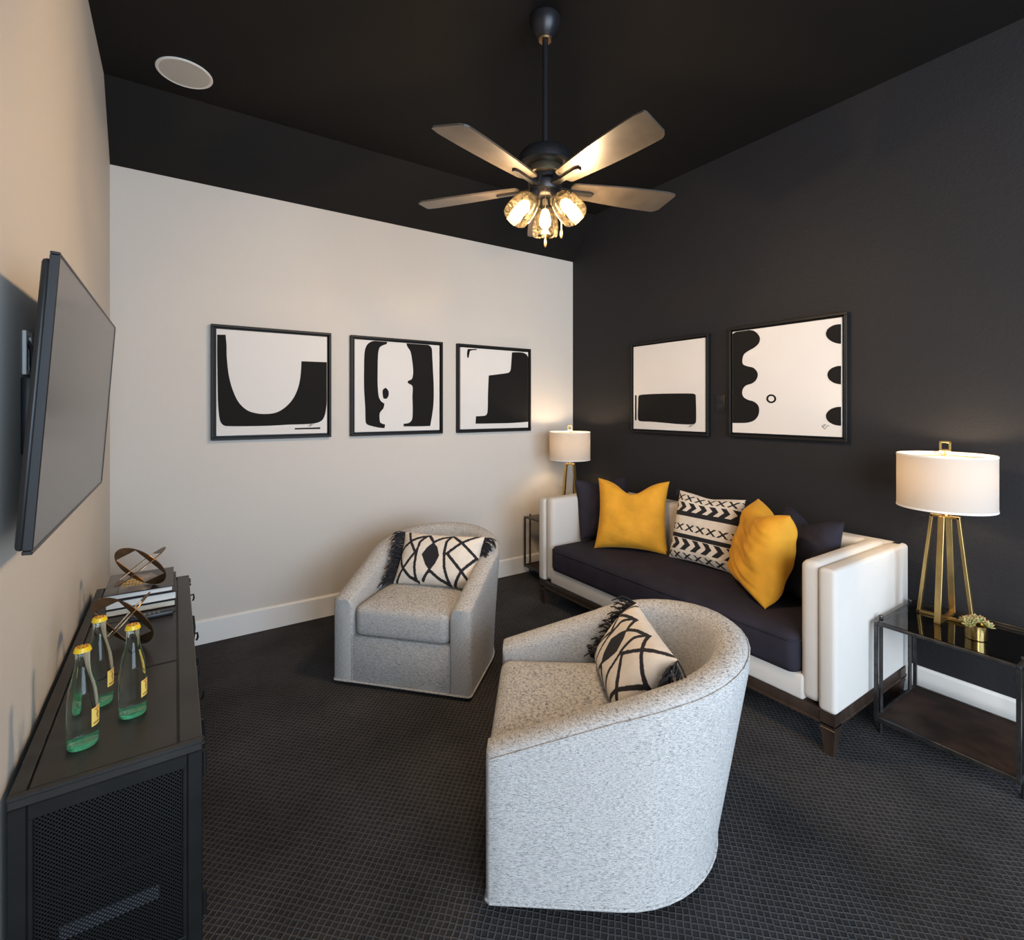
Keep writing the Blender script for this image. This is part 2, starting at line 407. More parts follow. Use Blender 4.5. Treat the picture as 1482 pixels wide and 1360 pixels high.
ART_STEP = [
  ('s',[(0.743,0.981),(0.905,0.989),(0.989,0.947),(0.999,0.824),(0.997,0.077),(0.705,0.065),(0.206,0.066),(0.213,0.158),(0.347,0.167),(0.377,0.214),(0.384,0.448),(0.395,0.669),(0.568,0.694),(0.689,0.716),(0.721,0.753),(0.736,0.905)]),
  ('s',[(0.098,0.982),(0.220,0.992),(0.223,0.978),(0.136,0.964),(0.120,0.920),(0.111,0.877),(0.091,0.876),(0.088,0.933)]),
]
ART_BLOCK = [
  ('s',[(0.099,0.409),(0.265,0.418),(0.553,0.418),(0.851,0.411),(0.887,0.397),(0.893,0.254),(0.891,0.107),(0.862,0.079),(0.688,0.075),(0.459,0.085),(0.264,0.093),(0.111,0.095),(0.075,0.119),(0.075,0.259),(0.081,0.382)]),
  ('s',[(0.028,0.409),(0.052,0.408),(0.051,0.107),(0.027,0.106)]),
  ('l',[(0.787,0.046),(0.815,0.063),(0.834,0.069),(0.810,0.042),(0.840,0.065),(0.866,0.073)]),
]
ART_WAVE = [
  ('s',[(-0.000,0.976),(0.064,1.005),(0.154,1.000),(0.223,0.985),(0.266,0.950),(0.289,0.905),(0.277,0.857),(0.231,0.821),(0.170,0.794),(0.126,0.765),(0.110,0.716),(0.116,0.672),(0.160,0.648),(0.221,0.630),(0.258,0.593),(0.268,0.556),(0.251,0.511),(0.211,0.480),(0.150,0.463),(0.118,0.434),(0.107,0.392),(0.123,0.350),(0.167,0.323),(0.227,0.305),(0.269,0.271),(0.282,0.221),(0.268,0.164),(0.226,0.122),(0.165,0.102),(0.095,0.096),(-0.001,0.095)]),
  ('s',[(1.001,0.942),(0.968,0.944),(0.939,0.941),(0.914,0.931),(0.894,0.917),(0.882,0.899),(0.877,0.878),(0.881,0.855),(0.893,0.834),(0.913,0.814),(0.938,0.797),(0.966,0.785),(0.998,0.778)]),
  ('s',[(1.000,0.595),(0.971,0.595),(0.945,0.589),(0.922,0.579),(0.904,0.564),(0.893,0.546),(0.889,0.526),(0.893,0.505),(0.903,0.485),(0.921,0.468),(0.943,0.454),(0.969,0.445),(0.998,0.440)]),
  ('s',[(0.999,0.255),(0.968,0.252),(0.939,0.245),(0.913,0.232),(0.894,0.215),(0.881,0.196),(0.877,0.175),(0.881,0.154),(0.893,0.134),(0.912,0.118),(0.937,0.105),(0.966,0.098),(0.997,0.095)]),
  ('r',[(0.447,0.328),(0.443,0.312),(0.433,0.299),(0.417,0.290),(0.399,0.288),(0.380,0.291),(0.365,0.301),(0.354,0.315),(0.351,0.331),(0.355,0.347),(0.365,0.360),(0.381,0.369),(0.400,0.371),(0.418,0.367),(0.433,0.358),(0.443,0.344)]),
  ('l',[(0.845,0.091),(0.863,0.100),(0.876,0.102),(0.857,0.080),(0.844,0.088),(0.868,0.062),(0.892,0.095),(0.905,0.092)]),
]

SX, SZ = ROOM_W, 1.2115
def art(label, shapes, origin, xaxis, w=0.70, h=0.70):
    t = thing('framed_canvas', label, 'painting', group='black framed abstract canvases')
    x = Vector(xaxis); y = Vector((0, 0, 1)); z = x.cross(y)
    M = Matrix((x, y, z)).transposed().to_4x4(); M.translation = origin
    setm(t, M)
    f = MB(); lip = 0.016; d = 0.035
    for lo, hi in (((0, 0, 0), (w, lip, d)), ((0, h-lip, 0), (w, h, d)), ((0, lip, 0), (lip, h-lip, d)), ((w-lip, lip, 0), (w, h-lip, d))):
        f.box(lo, hi, 0.002, 1)
    f.box((lip*.5, lip*.5, 0.001), (w-lip*.5, h-lip*.5, 0.008))
    obj('frame', f, frame_black, t)
    g = 0.027; cz = 0.029
    c = MB(); c.box((g, g, 0.008), (w-g, h-g, cz), 0.002, 1)
    c.mi = 1
    def P(u, v, dz=0.0012): return Vector((g+min(max(u, 0.004), 0.996)*(w-2*g), g+min(max(v, 0.004), 0.996)*(h-2*g), cz+dz))
    for kind, pts in shapes:
        if kind == 's':
            c.poly([P(*p) for p in catmull(pts)])
        elif kind == 'r':
            n = len(pts); cu = sum(p[0] for p in pts)/n; cv = sum(p[1] for p in pts)/n
            inn = [(cu+(p[0]-cu)*.6, cv+(p[1]-cv)*.62) for p in pts]
            for i in range(n):
                k = (i+1) % n
                c.poly([P(*pts[i]), P(*pts[k]), P(*inn[k]), P(*inn[i])])
        else:
            for p, q in zip(pts, pts[1:]):
                a, e = P(*p), P(*q); s = (e-a).normalized().cross(Vector((0, 0, 1)))*0.0011
                c.poly([a-s, e-s, e+s, a+s])
    obj('canvas', c, [canvas_white, canvas_black], t, smooth=0)
    return t
art('square canvas with a large black U shape, left of three on the beige wall', ART_U, (0.476, 0, SZ), (1, 0, 0), w=0.698)
art('square canvas with two facing upright black shapes, middle of three on the beige wall', ART_PAIR, (1.304, 0, SZ), (1, 0, 0))
art('square canvas with a black stepped block, nearest the corner on the beige wall', ART_STEP, (2.130, 0, SZ), (1, 0, 0), w=0.708)
art('square canvas with one black rounded rectangle low down, on the black wall', ART_BLOCK, (SX, -0.735, SZ+.004), (0, -1, 0))
art('square canvas with black wavy edge, ring and half discs, on the black wall', ART_WAVE, (SX, -1.584, SZ+.01), (0, -1, 0), h=0.707)

# black switch plate between the two canvases
t = thing('wall_switch', 'small black wall switch plate between the two canvases on the black wall', 'switch', (ROOM_W, -1.507, 1.435))
b = MB(); b.box((-0.006, -0.036, -0.058), (0, 0.036, 0.058), 0.003); obj('plate', b, plastic_black, t)
for z in (-0.022, 0.022):
    b = MB(); b.box((-0.010, -0.016, z-0.018), (-0.005, 0.016, z+0.018), 0.002); obj('rocker', b, tv_black, t)

# ------------------------------------------------------------------ ceiling fan with light kit
FX, FY = 1.619, -1.813
fan = thing('ceiling_fan', 'dark bronze ceiling fan with wooden blades and three lit glass shades', 'ceiling fan', (FX, FY, H_TOP))
def F(z): return z - H_TOP
b = MB(); b.lathe([(0.058, F(3.0883)), (0.066, F(3.078)), (0.066, F(3.062)), (0.062, F(3.045)), (0.052, F(3.022)), (0.036, F(3.002)), (0.026, F(2.992)), (0.022, F(2.985))])
cano = obj('canopy', b, fan_metal, fan)
b = MB(); b.lathe([(0.0305, F(2.996)), (0.0305, F(2.990)), (0.026, F(2.984)), (0.020, F(2.984))]); obj('collar_ring', b, brass_dark, cano)
b = MB(); b.tube([(0, 0, F(3.0)), (0, 0, F(2.50))], 0.0125, 16); obj('downrod', b, fan_metal, fan)
b = MB(); b.lathe([(0.016, F(2.535)), (0.03, F(2.522)), (0.075, F(2.516)), (0.098, F(2.505)), (0.112, F(2.488)), (0.116, F(2.468)), (0.114, F(2.448)), (0.104, F(2.440)), (0.07, F(2.438))], 40)
obj('motor_housing', b, fan_metal, fan)
b = MB(); b.lathe([(0.072, F(2.440)), (0.078, F(2.430)), (0.078, F(2.405)), (0.066, F(2.398))], 40); obj('vent_ring', b, mat('fan_vent_metal', (0.30, 0.25, 0.17), 0.35, 0.9), fan)
b = MB(); b.lathe([(0.060, F(2.402)), (0.068, F(2.396)), (0.068, F(2.384)), (0.060, F(2.380))], 40); obj('flywheel', b, fan_metal, fan)
b = MB(); b.lathe([(0.052, F(2.382)), (0.064, F(2.372)), (0.066, F(2.355)), (0.060, F(2.336)), (0.045, F(2.326)), (0.025, F(2.322))], 40)
fit = obj('light_fitter', b, fan_metal, fan)
BR = 0.592
for k in range(5):
    ang = math.radians(54.6 + 72*k)
    R = Matrix.Rotation(ang, 4, 'Z') @ Matrix.Translation((0, 0, F(2.358))) @ Matrix.Rotation(math.radians(-11), 4, 'X')
    b = MB()
    n = 14; top = []; 
    def half(x):
        s = (x-0.115)/(BR-0.115)
        return 0.046+0.029*math.sin(min(1, s*1.1)*PI/2)
    up = [(0.115, 0.030), (0.122, 0.044)]+[(0.135+(BR-0.165)*i/n, half(0.135+(BR-0.165)*i/n)) for i in range(n+1)]
    up += [(BR-0.014, 0.066), (BR-0.004, 0.052)]
    dn = [(x, -y) for x, y in up[:-2]]+[(BR+0.008, -0.068), (BR+0.012, -0.056)]
    outl = up+dn[::-1]
    b.loft([[R @ Vector((x, y, z)) for x, y in outl] for z in (-0.0035, 0.0035)])
    bl = obj('blade', b, fan_wood, fan, smooth=25)
    i = MB()
    M2 = R
    i.loft([[M2 @ Vector((x, y, z)) for x, y in [(0.05, 0.020), (0.12, 0.011), (0.205, 0.014), (0.222, 0.008), (0.222, -0.008), (0.205, -0.014), (0.12, -0.011), (0.05, -0.020)]] for z in (-0.014, -0.0036)])
    i.loft([[M2 @ Vector((x, y, z)) for x, y in [(0.03, 0.020), (0.07, 0.016), (0.07, -0.016), (0.03, -0.020)]] for z in (-0.010, 0.032)])
    obj('blade_iron', i, fan_metal, bl)
VA = math.atan2(0.794, 0.612)            # one shade points away from the entrance
for k in range(3):
    a = VA + k*2*PI/3; TILT = math.radians(30 if k == 0 else 38)
    ax = Vector((math.cos(a)*math.sin(TILT), math.sin(a)*math.sin(TILT), -math.cos(TILT)))
    p0 = Vector((math.cos(a)*0.042, math.sin(a)*0.042, F(2.334)))
    q = ax.to_track_quat('Z', 'Y').to_matrix().to_4x4() @ Matrix.Scale(1.10, 4); q.translation = p0
    b = MB(); b.lathe([(0.013, 0), (0.019, 0.006), (0.021, 0.030), (0.025, 0.034), (0.025, 0.042), (0.016, 0.044)], 24, q)
    so = obj('lamp_socket', b, fan_metal, fan)
    g = MB(); g.lathe([(0.024, 0.036), (0.036, 0.044), (0.046, 0.062), (0.0525, 0.095), (0.054, 0.125), (0.051, 0.150), (0.0495, 0.152), (0.0525, 0.125), (0.051, 0.095), (0.0445, 0.062), (0.035, 0.046), (0.0235, 0.038)], 32, q, caps=(False, False))
    obj('glass_shade', g, seeded_glass, so)
    u = MB(); u.lathe([(0.010, 0.042), (0.012, 0.055), (0.019, 0.075), (0.0235, 0.092), (0.022, 0.108), (0.013, 0.119), (0.003, 0.122)], 20, q)
    obj('bulb', u, bulb_glow, so)
    w = p0 + ax*0.170 + Vector((FX, FY, H_TOP))
    l = add_light('fan_bulb_light', 'POINT', w, FAN_W, WARM, shadow_soft_size=0.02)
for (dx, dy, z0, z1) in ((-0.030, -0.040, 2.335, 2.118), (0.042, -0.058, 2.340, 2.165)):
    b = MB(); b.tube([(dx, dy, F(z0)), (dx, dy, F(z1))], 0.0012, 6)
    ch = obj('pull_chain', b, brass, fan)
    b = MB(); b.lathe([(0.0015, F(z1)+.002), (0.005, F(z1)-.006), (0.006, F(z1)-.022), (0.004, F(z1)-.033), (0.001, F(z1)-.036)], 12, Matrix.Translation((dx, dy, 0)))
    obj('pull', b, brass, ch)

# round ceiling speaker
t = thing('ceiling_speaker', 'round off-white speaker grille flush in the black ceiling', 'speaker', (0.338, -0.517, H_TOP))
b = MB(); b.lathe([(0.122, 0), (0.122, -0.004), (0.116, -0.007), (0.108, -0.005), (0.108, 0)], 56, caps=(False, False)); obj('rim', b, plastic_white, t)
b = MB(); b.lathe([(0.109, -0.001), (0.109, -0.005), (0.002, -0.006)], 56); obj('grille', b, speaker_cloth, t)

# ------------------------------------------------------------------ television on its tilting mount
tv = thing('television', 'large flat television tilted down on the left beige wall', 'television')
x = Vector((0, 1, 0)); y = Vector((0.0696, 0, 0.9976)).normalized(); z = x.cross(y)
M = Matrix((x, y, z)).transposed().to_4x4(); M.translation = (0.0905, -1.659, 1.421); setm(tv, M)
hw, hh = 0.555, 0.295
b = MB()
for lo, hi in (((-hw, -hh, -.016), (hw, -hh+.008, 0)), ((-hw, hh-.006, -.016), (hw, hh, 0)), ((-hw, -hh+.008, -.016), (-hw+.006, hh-.006, 0)), ((hw-.006, -hh+.008, -.016), (hw, hh-.006, 0))):
    b.box(lo, hi, 0.0015, 1)
obj('bezel', b, tv_black, tv)
b = MB(); b.box((-hw+.005, -hh+.006, -.012), (hw-.005, hh-.005, -.002)); obj('screen', b, tv_screen, tv)
b = MB(); b.box((-hw+.012, -hh+.004, -.030), (hw-.012, hh-.012, -.013), 0.008); b.box((-.36, -.24, -.046), (.36, .10, -.03), 0.008); obj('back_shell', b, plastic_black, tv)
b = MB(); b.box((-.035, -hh-.007, -.02), (.035, -hh+.001, -.006), 0.002); obj('sensor', b, plastic_black, tv)
b = MB()
b.box((0, -1.92, 1.31), (0.008, -1.30, 1.35)); b.box((0, -1.92, 1.44), (0.008, -1.30, 1.48))
for yy in (-1.93, -1.33):
    b.box((0, yy, 1.30), (0.020, yy+.034, 1.482), 0.004); b.box((0.018, yy+.004, 1.448), (0.058, yy+.028, 1.476), 0.004); b.box((0.018, yy+.004, 1.30), (0.040, yy+.028, 1.335), 0.004)
obj('wall_mount', b, plastic_black, tv, world=True)
t = thing('outlet_box', 'white recessed outlet box on the wall behind the television', 'outlet', (0, -1.88, 1.54))
b = MB()
for lo, hi in (((0, -.03, -.052), (.007, -.018, .052)), ((0, .018, -.052), (.007, .03, .052)), ((0, -.018, .04), (.007, .018, .052)), ((0, -.018, -.052), (.007, .018, -.04))): b.box(lo, hi, .001, 1)
obj('plate', b, plastic_white, t)
b = MB(); b.box((0, -.0185, -.041), (.0025, .0185, .041)); obj('recess', b, plastic_black, t)
b = MB(); b.tube([(.004, .0, .03), (.010, .002, .01), (.010, .004, -.03), (.012, .006, -.062)], .004, 8); obj('cord', b, plastic_black, t)

# ------------------------------------------------------------------ industrial media console
CT = 0.622
con = thing('media_console', 'low black industrial metal console with perforated end panel along the left wall', 'cabinet', (0.184, -1.42, 0))
X0, X1, Y0, Y1 = 0.016, 0.352, -2.125, -0.715
seams = [Y0+.012, -1.640, -1.185, Y1-.012]
b = MB(); b.box((X0+.0006, Y0+.0006, .596), (X1-.0006, Y1-.0006, .6139), .002, 1)
b.box((X0, Y0+.0142, .614), (X0+.026, Y1-.0142, CT), .0015, 1); b.box((X1-.046, Y0+.0142, .614), (X1, Y1-.0142, CT), .0015, 1)
b.box((X0, Y0, .614), (X1, Y0+.014, CT), .0015, 1); b.box((X0, Y1-.014, .614), (X1, Y1, CT), .0015, 1)
obj('top_frame', b, console_paint, con, world=True)
for y0, y1 in zip(seams, seams[1:]):
    b = MB(); b.box((X0+.029, y0+.005, .615), (X1-.050, y1-.003, CT-.001), .002, 1); obj('top_panel', b, console_paint, con, world=True)
for xx in (X0, X1-.03):
    for yy in (Y0, Y1-.03):
        b = MB(); b.box((xx, yy, 0.0), (xx+.03, yy+.03, .5958), .002, 1); obj('post', b, iron, con, world=True)
b = MB(); b.box((X0+.004, Y0+.004, .145), (X1-.004, Y1-.004, .160)); obj('bottom_panel', b, iron, con, world=True)
b = MB(); b.box((X0+.006, Y0+.03, .37), (X1-.03, Y1-.03, .38)); obj('inner_shelf', b, iron, con, world=True)
b = MB(); b.box((X0, Y0+.03, .16), (X0+.006, Y1-.03, .596)); obj('back_panel', b, iron, con, world=True)
for yy, s in ((Y0, 1), (Y1, -1)):
    b = MB()
    for lo, hi in (((X0+.03, 0, .565), (X1-.03, .012, .596)), ((X0+.03, 0, .145), (X1-.03, .012, .172)), ((X0+.03, 0, .17), (X0+.04, .012, .57)), ((X1-.04, 0, .17), (X1-.03, .012, .57))):
        ya, yb = (yy, yy+.012) if s > 0 else (yy-.012, yy)
        b.box((lo[0], ya, lo[2]), (hi[0], yb, hi[2]), .002, 1)
    fr = obj('end_frame', b, iron, con, world=True)
    b = MB(); b.box((X0+.038, yy+s*.006-.0008, .17), (X1-.038, yy+s*.006+.0008, .567)); obj('perforated_panel', b, perf, fr, world=True)
b = MB(); b.box((X0+.075, Y0+.035, .262), (X1-.085, Y0+.040, .292)); obj('lit_strip', b, mat('lit_strip_gray', (.30, .31, .35), .5), con, world=True)  # added pale strip, its color imitates light seen through the perforations
for i, (y0, y1) in enumerate(((Y0+.032, -1.662), (-1.618, -1.207), (-1.163, Y1-.032))):
    b = MB(); b.box((X1-.014, y0, .176), (X1-.002, y1, .590), .002, 1)
    b.box((X1-.004, y0+.03, .205), (X1+.001, y1-.03, .562), .001, 1)
    dr = obj('door', b, iron, con, world=True)
    ym = y1-.06
    b = MB(); b.tube([(X1-.002, ym, .46), (X1+.016, ym, .455), (X1+.020, ym, .40), (X1+.016, ym, .345), (X1-.002, ym, .34)], .0045, 8); obj('handle', b, iron, dr, world=True)
    b = MB(); b.tube([(X1, ym-.07, .575), (X1+.014, ym-.07, .578), (X1+.016, ym-.066, .560), (X1+.012, ym-.06, .548)], .0035, 8); obj('latch', b, iron, dr, world=True)
    for zz in (.55, .21):
        b = MB(); b.tube([(X1+.004, y0-.004, zz-.028), (X1+.004, y0-.004, zz+.028)], .006, 10); obj('hinge', b, iron, dr, world=True)
for yy in (Y1-.02, Y1-.055, Y1-.10, Y0+.012, Y0+.03):
    b = MB(); b.sphere((X1+.001, yy, .606), .006, u=10, v=6); obj('rivet', b, iron, con, world=True)

# ------------------------------------------------------------------ three bottles
def bottle(label, x, y, az):
    t = thing('glass_bottle', label, 'bottle', (x, y, CT), az, 'glass bottles on the console')
    prof = [(.0275, .0), (.0292, .004), (.0295, .03), (.0298, .09), (.0288, .115), (.0250, .140), (.0195, .162), (.0158, .180), (.0140, .196), (.0136, .212), (.0148, .215), (.0140, .219), (.0140, .224)]
    b = MB(); b.lathe(prof, 40); obj('glass_body', b, bottle_glass, t, smooth=60)
    b = MB(); b.lathe([(.0268, .001), (.0282, .005), (.0284, .013), (.020, .010), (.001, .014)], 32); obj('glass_base', b, green_base, t)
    b = MB(); n = 42
    rings = []
    for r0, z in ((.0157, .2185), (.0165, .2190), (.0150, .2262), (.0138, .2290), (.001, .2298)):
        rings.append([Vector(((r0+(.0009*math.cos(21*2*PI*k/n*1.0) if z < .222 else 0))*math.cos(2*PI*k/n), (r0+(.0009*math.cos(21*2*PI*k/n) if z < .222 else 0))*math.sin(2*PI*k/n), z)) for k in range(n)])
    b.loft(rings)
    for k in range(7):
        b.mi = 1; a = 2*PI*k/7
        p = Vector((.0085*math.cos(a), .0085*math.sin(a), .2298)); b.box(p-Vector((.0014, .0014, .0006)), p+Vector((.0014, .0014, .0005)))
    obj('cap', b, [cap_yellow, ink_red], t)
    b = MB(); R = .0303
    def arc(a0, a1, z0, z1, r=R, n=10):
        for k in range(n):
            u, v = a0+(a1-a0)*k/n, a0+(a1-a0)*(k+1)/n
            b.poly([Vector((r*math.cos(q), r*math.sin(q), zz)) for q, zz in ((u, z0), (v, z0), (v, z1), (u, z1))])
    arc(-.5, .5, .046, .088)
    b.mi = 2
    for q, z0, w, h in ((0, .060, .06, .018), (-.09, .066, .05, .008), (.10, .069, .06, .006), (-.04, .0775, .10, .003), (.06, .0595, .09, .003)): arc(q-w/2, q+w/2, z0, z0+h, R+.0003, 3)
    for k in range(6): arc(-.36+k*.125, -.28+k*.125, .050, .0545, R+.0003, 2)
    b.mi = 1; arc(-.3, .3, .0825, .0845, R+.0003, 6)
    obj('paper_label', b, [label_yellow, ink_red, ink_brown], t, smooth=60)
bottle('clear bottle with yellow cap nearest the camera, leftmost of the three on the console', 0.118, -1.992, math.radians(-23))
bottle('clear bottle with yellow cap half hidden behind the nearest bottle, closest to the wall', 0.130, -1.800, math.radians(-23))
bottle('clear bottle with yellow cap standing on the right near the console front', 0.207, -1.908, math.radians(-23))

# ------------------------------------------------------------------ books
def book(label, x0, x1, y0, y1, z, h, cov, pag, rot=0.0):
    t = thing('book', label, 'book', ((x0+x1)/2, (y0+y1)/2, z), rot, 'stacked books on the console')
    w, d = (x1-x0)/2, (y1-y0)/2; c = .003
    b = MB(); b.box((-w, -d, 0), (w, d, c), .001, 1); b.box((-w, -d, h-c), (w, d, h), .001, 1); b.box((-w, d-.005, 0), (w, d, h), .002, 1)
    obj('cover', b, cov, t)
    b = MB(); b.box((-w+.003, -d+.004, c), (w-.004, d-.005, h-c)); obj('pages', b, pag, t)
    return t
ZB = CT
book('thin black book with cream pages at the bottom of the stack', 0.080, 0.300, -1.120, -0.830, ZB, .025, cover_black, paper_cream)
book('thick black book with white pages in the middle of the stack', 0.078, 0.302, -1.118, -0.826, ZB+.0255, .031, cover_black, paper, .01)
tb = book('thin picture book with yellow lettering on top of the stack', 0.072, 0.292, -1.108, -0.822, ZB+.057, .021, cover_brown, paper, -.005)
zt = .0213
b = MB(); b.poly([Vector((x, y, zt)) for x, y in ((-.108, -.14), (-.070, -.14), (-.070, .135), (-.108, .135))]); b.mi = 1
b.poly([Vector((x, y, zt)) for x, y in ((-.066, -.138), (.035, -.138), (.060, .02), (.03, .10), (-.066, .10))]); b.mi = 2
for r in range(3):
    for k in range(6):
        xx = -.060+k*.0115; yy = -.055+r*.034
        b.box((xx, yy, zt), (xx+.008, yy+.022, zt+.0006)); 
obj('cover_print', b, [cover_gray, mat('cover_photo', (.20, .17, .15), .35, var=.7, vscale=22), ink_yellow], tb, smooth=0)

# ------------------------------------------------------------------ interlocked disc sculptures
def disc_mb(n, roll, c, R, hole):
    z = Vector(n).normalized(); x = z.orthogonal().normalized(); y = z.cross(x)
    M = Matrix((x, y, z)).transposed().to_4x4() @ Matrix.Rotation(roll, 4, 'Z'); M.translation = c
    b = MB(); N = 96; q = .0014
    def sq(a):
        return hole/(abs(math.cos(a))+abs(math.sin(a)))
    ro = [[M @ Vector((R*math.cos(2*PI*k/N), R*math.sin(2*PI*k/N), zz)) for k in range(N)] for zz in (-q, q)]
    ri = [[M @ Vector((sq(2*PI*k/N)*math.cos(2*PI*k/N), sq(2*PI*k/N)*math.sin(2*PI*k/N), zz)) for k in range(N)] for zz in (-q, q)]
    b.loft([ro[0], ro[1], ri[1], ri[0]], loop=True)
    return b
def view_axes(p):
    v = (Vector(p)-cam.location).normalized(); r = v.cross(Vector((0, 0, 1))).normalized(); return v, r, r.cross(v)
def sculpture(label, c, discs, R):
    t = thing('disc_sculpture', label, 'sculpture', c, 0, 'interlocked disc sculptures on the console')
    for n, roll in discs:
        obj('disc', disc_mb(n, roll, (0, 0, 0), R, R*.955), brass_dark, t, smooth=20)
sculpture('bronze sculpture of two interlocked square-holed discs standing on the books', (0.185, -1.083, 0.788), [((.58, .618, .531), 0.85), ((-.60, .05, .80), 0.4)], .102)
sculpture('bronze sculpture of two interlocked square-holed discs on the console top behind the bottles', (0.1575, -1.471, 0.7165), [((.628, .635, .451), 0.85), ((-.735, .12, .665), 0.4)], .105)

# remote control
t = thing('remote_control', 'black remote control lying in front of the book stack', 'remote', (0.232, -1.205, CT), math.radians(4))
b = MB(); b.box((-.075, -.018, 0), (.06, .018, .016), .004); obj('case', b, plastic_black, t)
b = MB()
for i in range(6):
    for j in range(3): b.box((-.06+i*.014, -.011+j*.009, .0155), (-.052+i*.014, -.006+j*.009, .0172))
obj('buttons', b, cover_gray, t)

# ------------------------------------------------------------------ swivel tub chairs
CW, CR, CD, TH = .368, .368, .74, .108
def ctop(y):
    return .432+.335*min(y, .5)+max(0, y-.5)*(.25 if y < .74 else .25)
def tub_path():
    P = []
    for k in range(9): P.append((Vector((-CW, .012+(CD-CR-.012)*k/8, 0)), Vector((-1, 0, 0))))
    for k in range(1, 24):
        a = PI-PI*k/24; P.append((Vector((CR*math.cos(a), CD-CR+CR*math.sin(a), 0)), Vector((math.cos(a), math.sin(a), 0))))
    for k in range(9): P.append((Vector((CW, CD-CR-(CD-CR-.012)*k/8, 0)), Vector((1, 0, 0))))
    return P
def tub_section(p, n, ins=0.0):
    zt = ctop(p.y); fl = .012*max(0, min(1, p.y/.6))+.093*max(0, n.y)**1.3
    s = [(0-ins, .014), (0.0-ins, .03)]
    for k in range(1, 7): s.append((fl*k/6-ins, .03+(zt-.055-.03)*k/6))
    s += [(fl-.001-ins, zt-.022), (fl-.006-ins, zt-.011), (fl-.018-ins*.6, zt-.001), (fl-.045, zt+.004-ins*.5), (fl-.075, zt), (fl-TH+.012+ins*.6, zt-.012), (fl-TH+ins, zt-.035)]
    z2 = zt-.035
    for k in range(1, 6): s.append((-TH+fl*max(0, 1-k/4)+ins, z2+(.014-z2)*k/5))
    return [p+n*a+Vector((0, 0, z)) for a, z in s]
def make_chair(label, loc, rz):
    t = thing('tub_chair', label, 'armchair', loc, rz, 'gray tweed tub chairs')
    P = tub_path(); rings = [tub_section(p+Vector((0, -.012, 0)), n, .012) for p, n in P[:1]]
    rings += [tub_section(p+Vector((0, -.006, 0)), n, .004) for p, n in P[:1]] + [tub_section(p, n) for p, n in P]
    rings += [tub_section(p+Vector((0, -.006, 0)), n, .004) for p, n in P[-1:]] + [tub_section(p+Vector((0, -.012, 0)), n, .012) for p, n in P[-1:]]
    b = MB(); b.loft(rings, closed=True)
    obj('tub_shell', b, tweed, t, smooth=40)
    b = MB(); b.box((-CW+TH-.004, .004, .014), (CW-TH+.004, .10, .252), .006); obj('front_panel', b, tweed, t)
    w = CW-TH-.006
    ol = rrect(-w, -.002, w, .30, .022, 5)
    ol = [q for q in ol if q[1] < .2]
    ol = [(-w, .30)] + ol[:6][:0] + [q for q in ol] + [(w, .30)]
    arc = [(w*math.cos(a), CD-CR+(w)*math.sin(a)) for a in [PI*k/20 for k in range(21)]]
    ol = [(-w, .36)]+[(-w+.045-.045*math.cos(q), .042-.045*math.sin(q)) for q in [PI/2*k/6 for k in range(7)]]+[(w-.045+.045*math.sin(q), .042-.045*math.cos(q)) for q in [PI/2*k/6 for k in range(7)]]+arc[:-1]
    b = MB(); b.slab(ol, [(.030, .255), (.012, .258), (.002, .268), (0, .285), (0, .365), (.004, .382), (.014, .394), (.035, .402), ('s', .75, .409), ('s', .45, .413), ('s', .15, .415)])
    obj('seat_cushion', b, tweed, t, smooth=50)
    # welt seams: along the outer crest and around the hem
    def along(f): return [f(p, n) for p, n in P]
    b = MB(); b.tube(along(lambda p, n: p+n*(.012*max(0, min(1, p.y/.6))+.093*max(0, n.y)**1.3-.0005)+Vector((0, 0, ctop(p.y)-.016))), .0022, 8); obj('crest_welt', b, tweed, t)
    hem = [Vector((-CW+.01, .0, .020))]+along(lambda p, n: p+n*.001+Vector((0, 0, .020)))+[Vector((CW-.01, 0, .020))]
    b = MB(); b.tube(hem, .005, 8); b.tube([(-CW+.01, .001, .020), (CW-.01, .001, .020)], .005, 8); obj('hem_welt', b, tweed, t)
    for s in (-1, 1):
        b = MB(); b.tube([(s*(CW-TH), .0015, .022), (s*(CW-TH), .0015, .254)], .0022, 6); obj('front_seam', b, tweed, t)
    b = MB(); b.lathe([(.24, 0), (.24, .012), (.20, .02)], 32, Matrix.Translation((0, .37, 0))); obj('swivel_base', b, plastic_black, t)
    return t
C1 = ((1.221, -1.149, 0), -math.atan2(.733, .681)); C2 = ((1.244, -2.02, 0), -math.atan2(.798, -.603))
ch1 = make_chair('gray tweed tub chair by the beige wall, facing the entrance with its front in view', *C1)
ch2 = make_chair('gray tweed tub chair in the foreground, seen from its side', *C2)

# ------------------------------------------------------------------ pillows
LUM_LINES = [
[(0.079, 0.993), (0.144, 0.777), (0.244, 0.554), (0.13, 0.267), (0.057, 0.02)] ,
[(0.364, 0.922), (0.272, 0.874), (0.16, 0.784), (0.068, 0.664), (0.013, 0.531), (0.105, 0.283), (0.231, 0.099), (0.327, 0.03)] ,
[(0.343, 0.915), (0.273, 0.768), (0.261, 0.555), (0.273, 0.322), (0.312, 0.048)] ,
[(0.364, 0.922), (0.439, 0.774)] ,
[(0.449, 0.781), (0.534, 0.87), (0.641, 0.938), (0.6, 0.806), (0.597, 0.567), (0.627, 0.318), (0.706, 0.008)] ,
[(0.651, 0.938), (0.782, 0.786), (0.98, 0.55), (0.832, 0.276), (0.757, 0.01)] ,
[(0.946, 1.004), (0.779, 0.799), (0.631, 0.568), (0.816, 0.292), (0.935, 0.089)] ,
[(0.456, 0.229), (0.389, 0.051)] ,
[(0.468, 0.229), (0.588, 0.094), (0.706, 0.008)] ,
[(0.439, 0.774), (0.541, 0.55), (0.468, 0.229), (0.328, 0.527)] ,
]
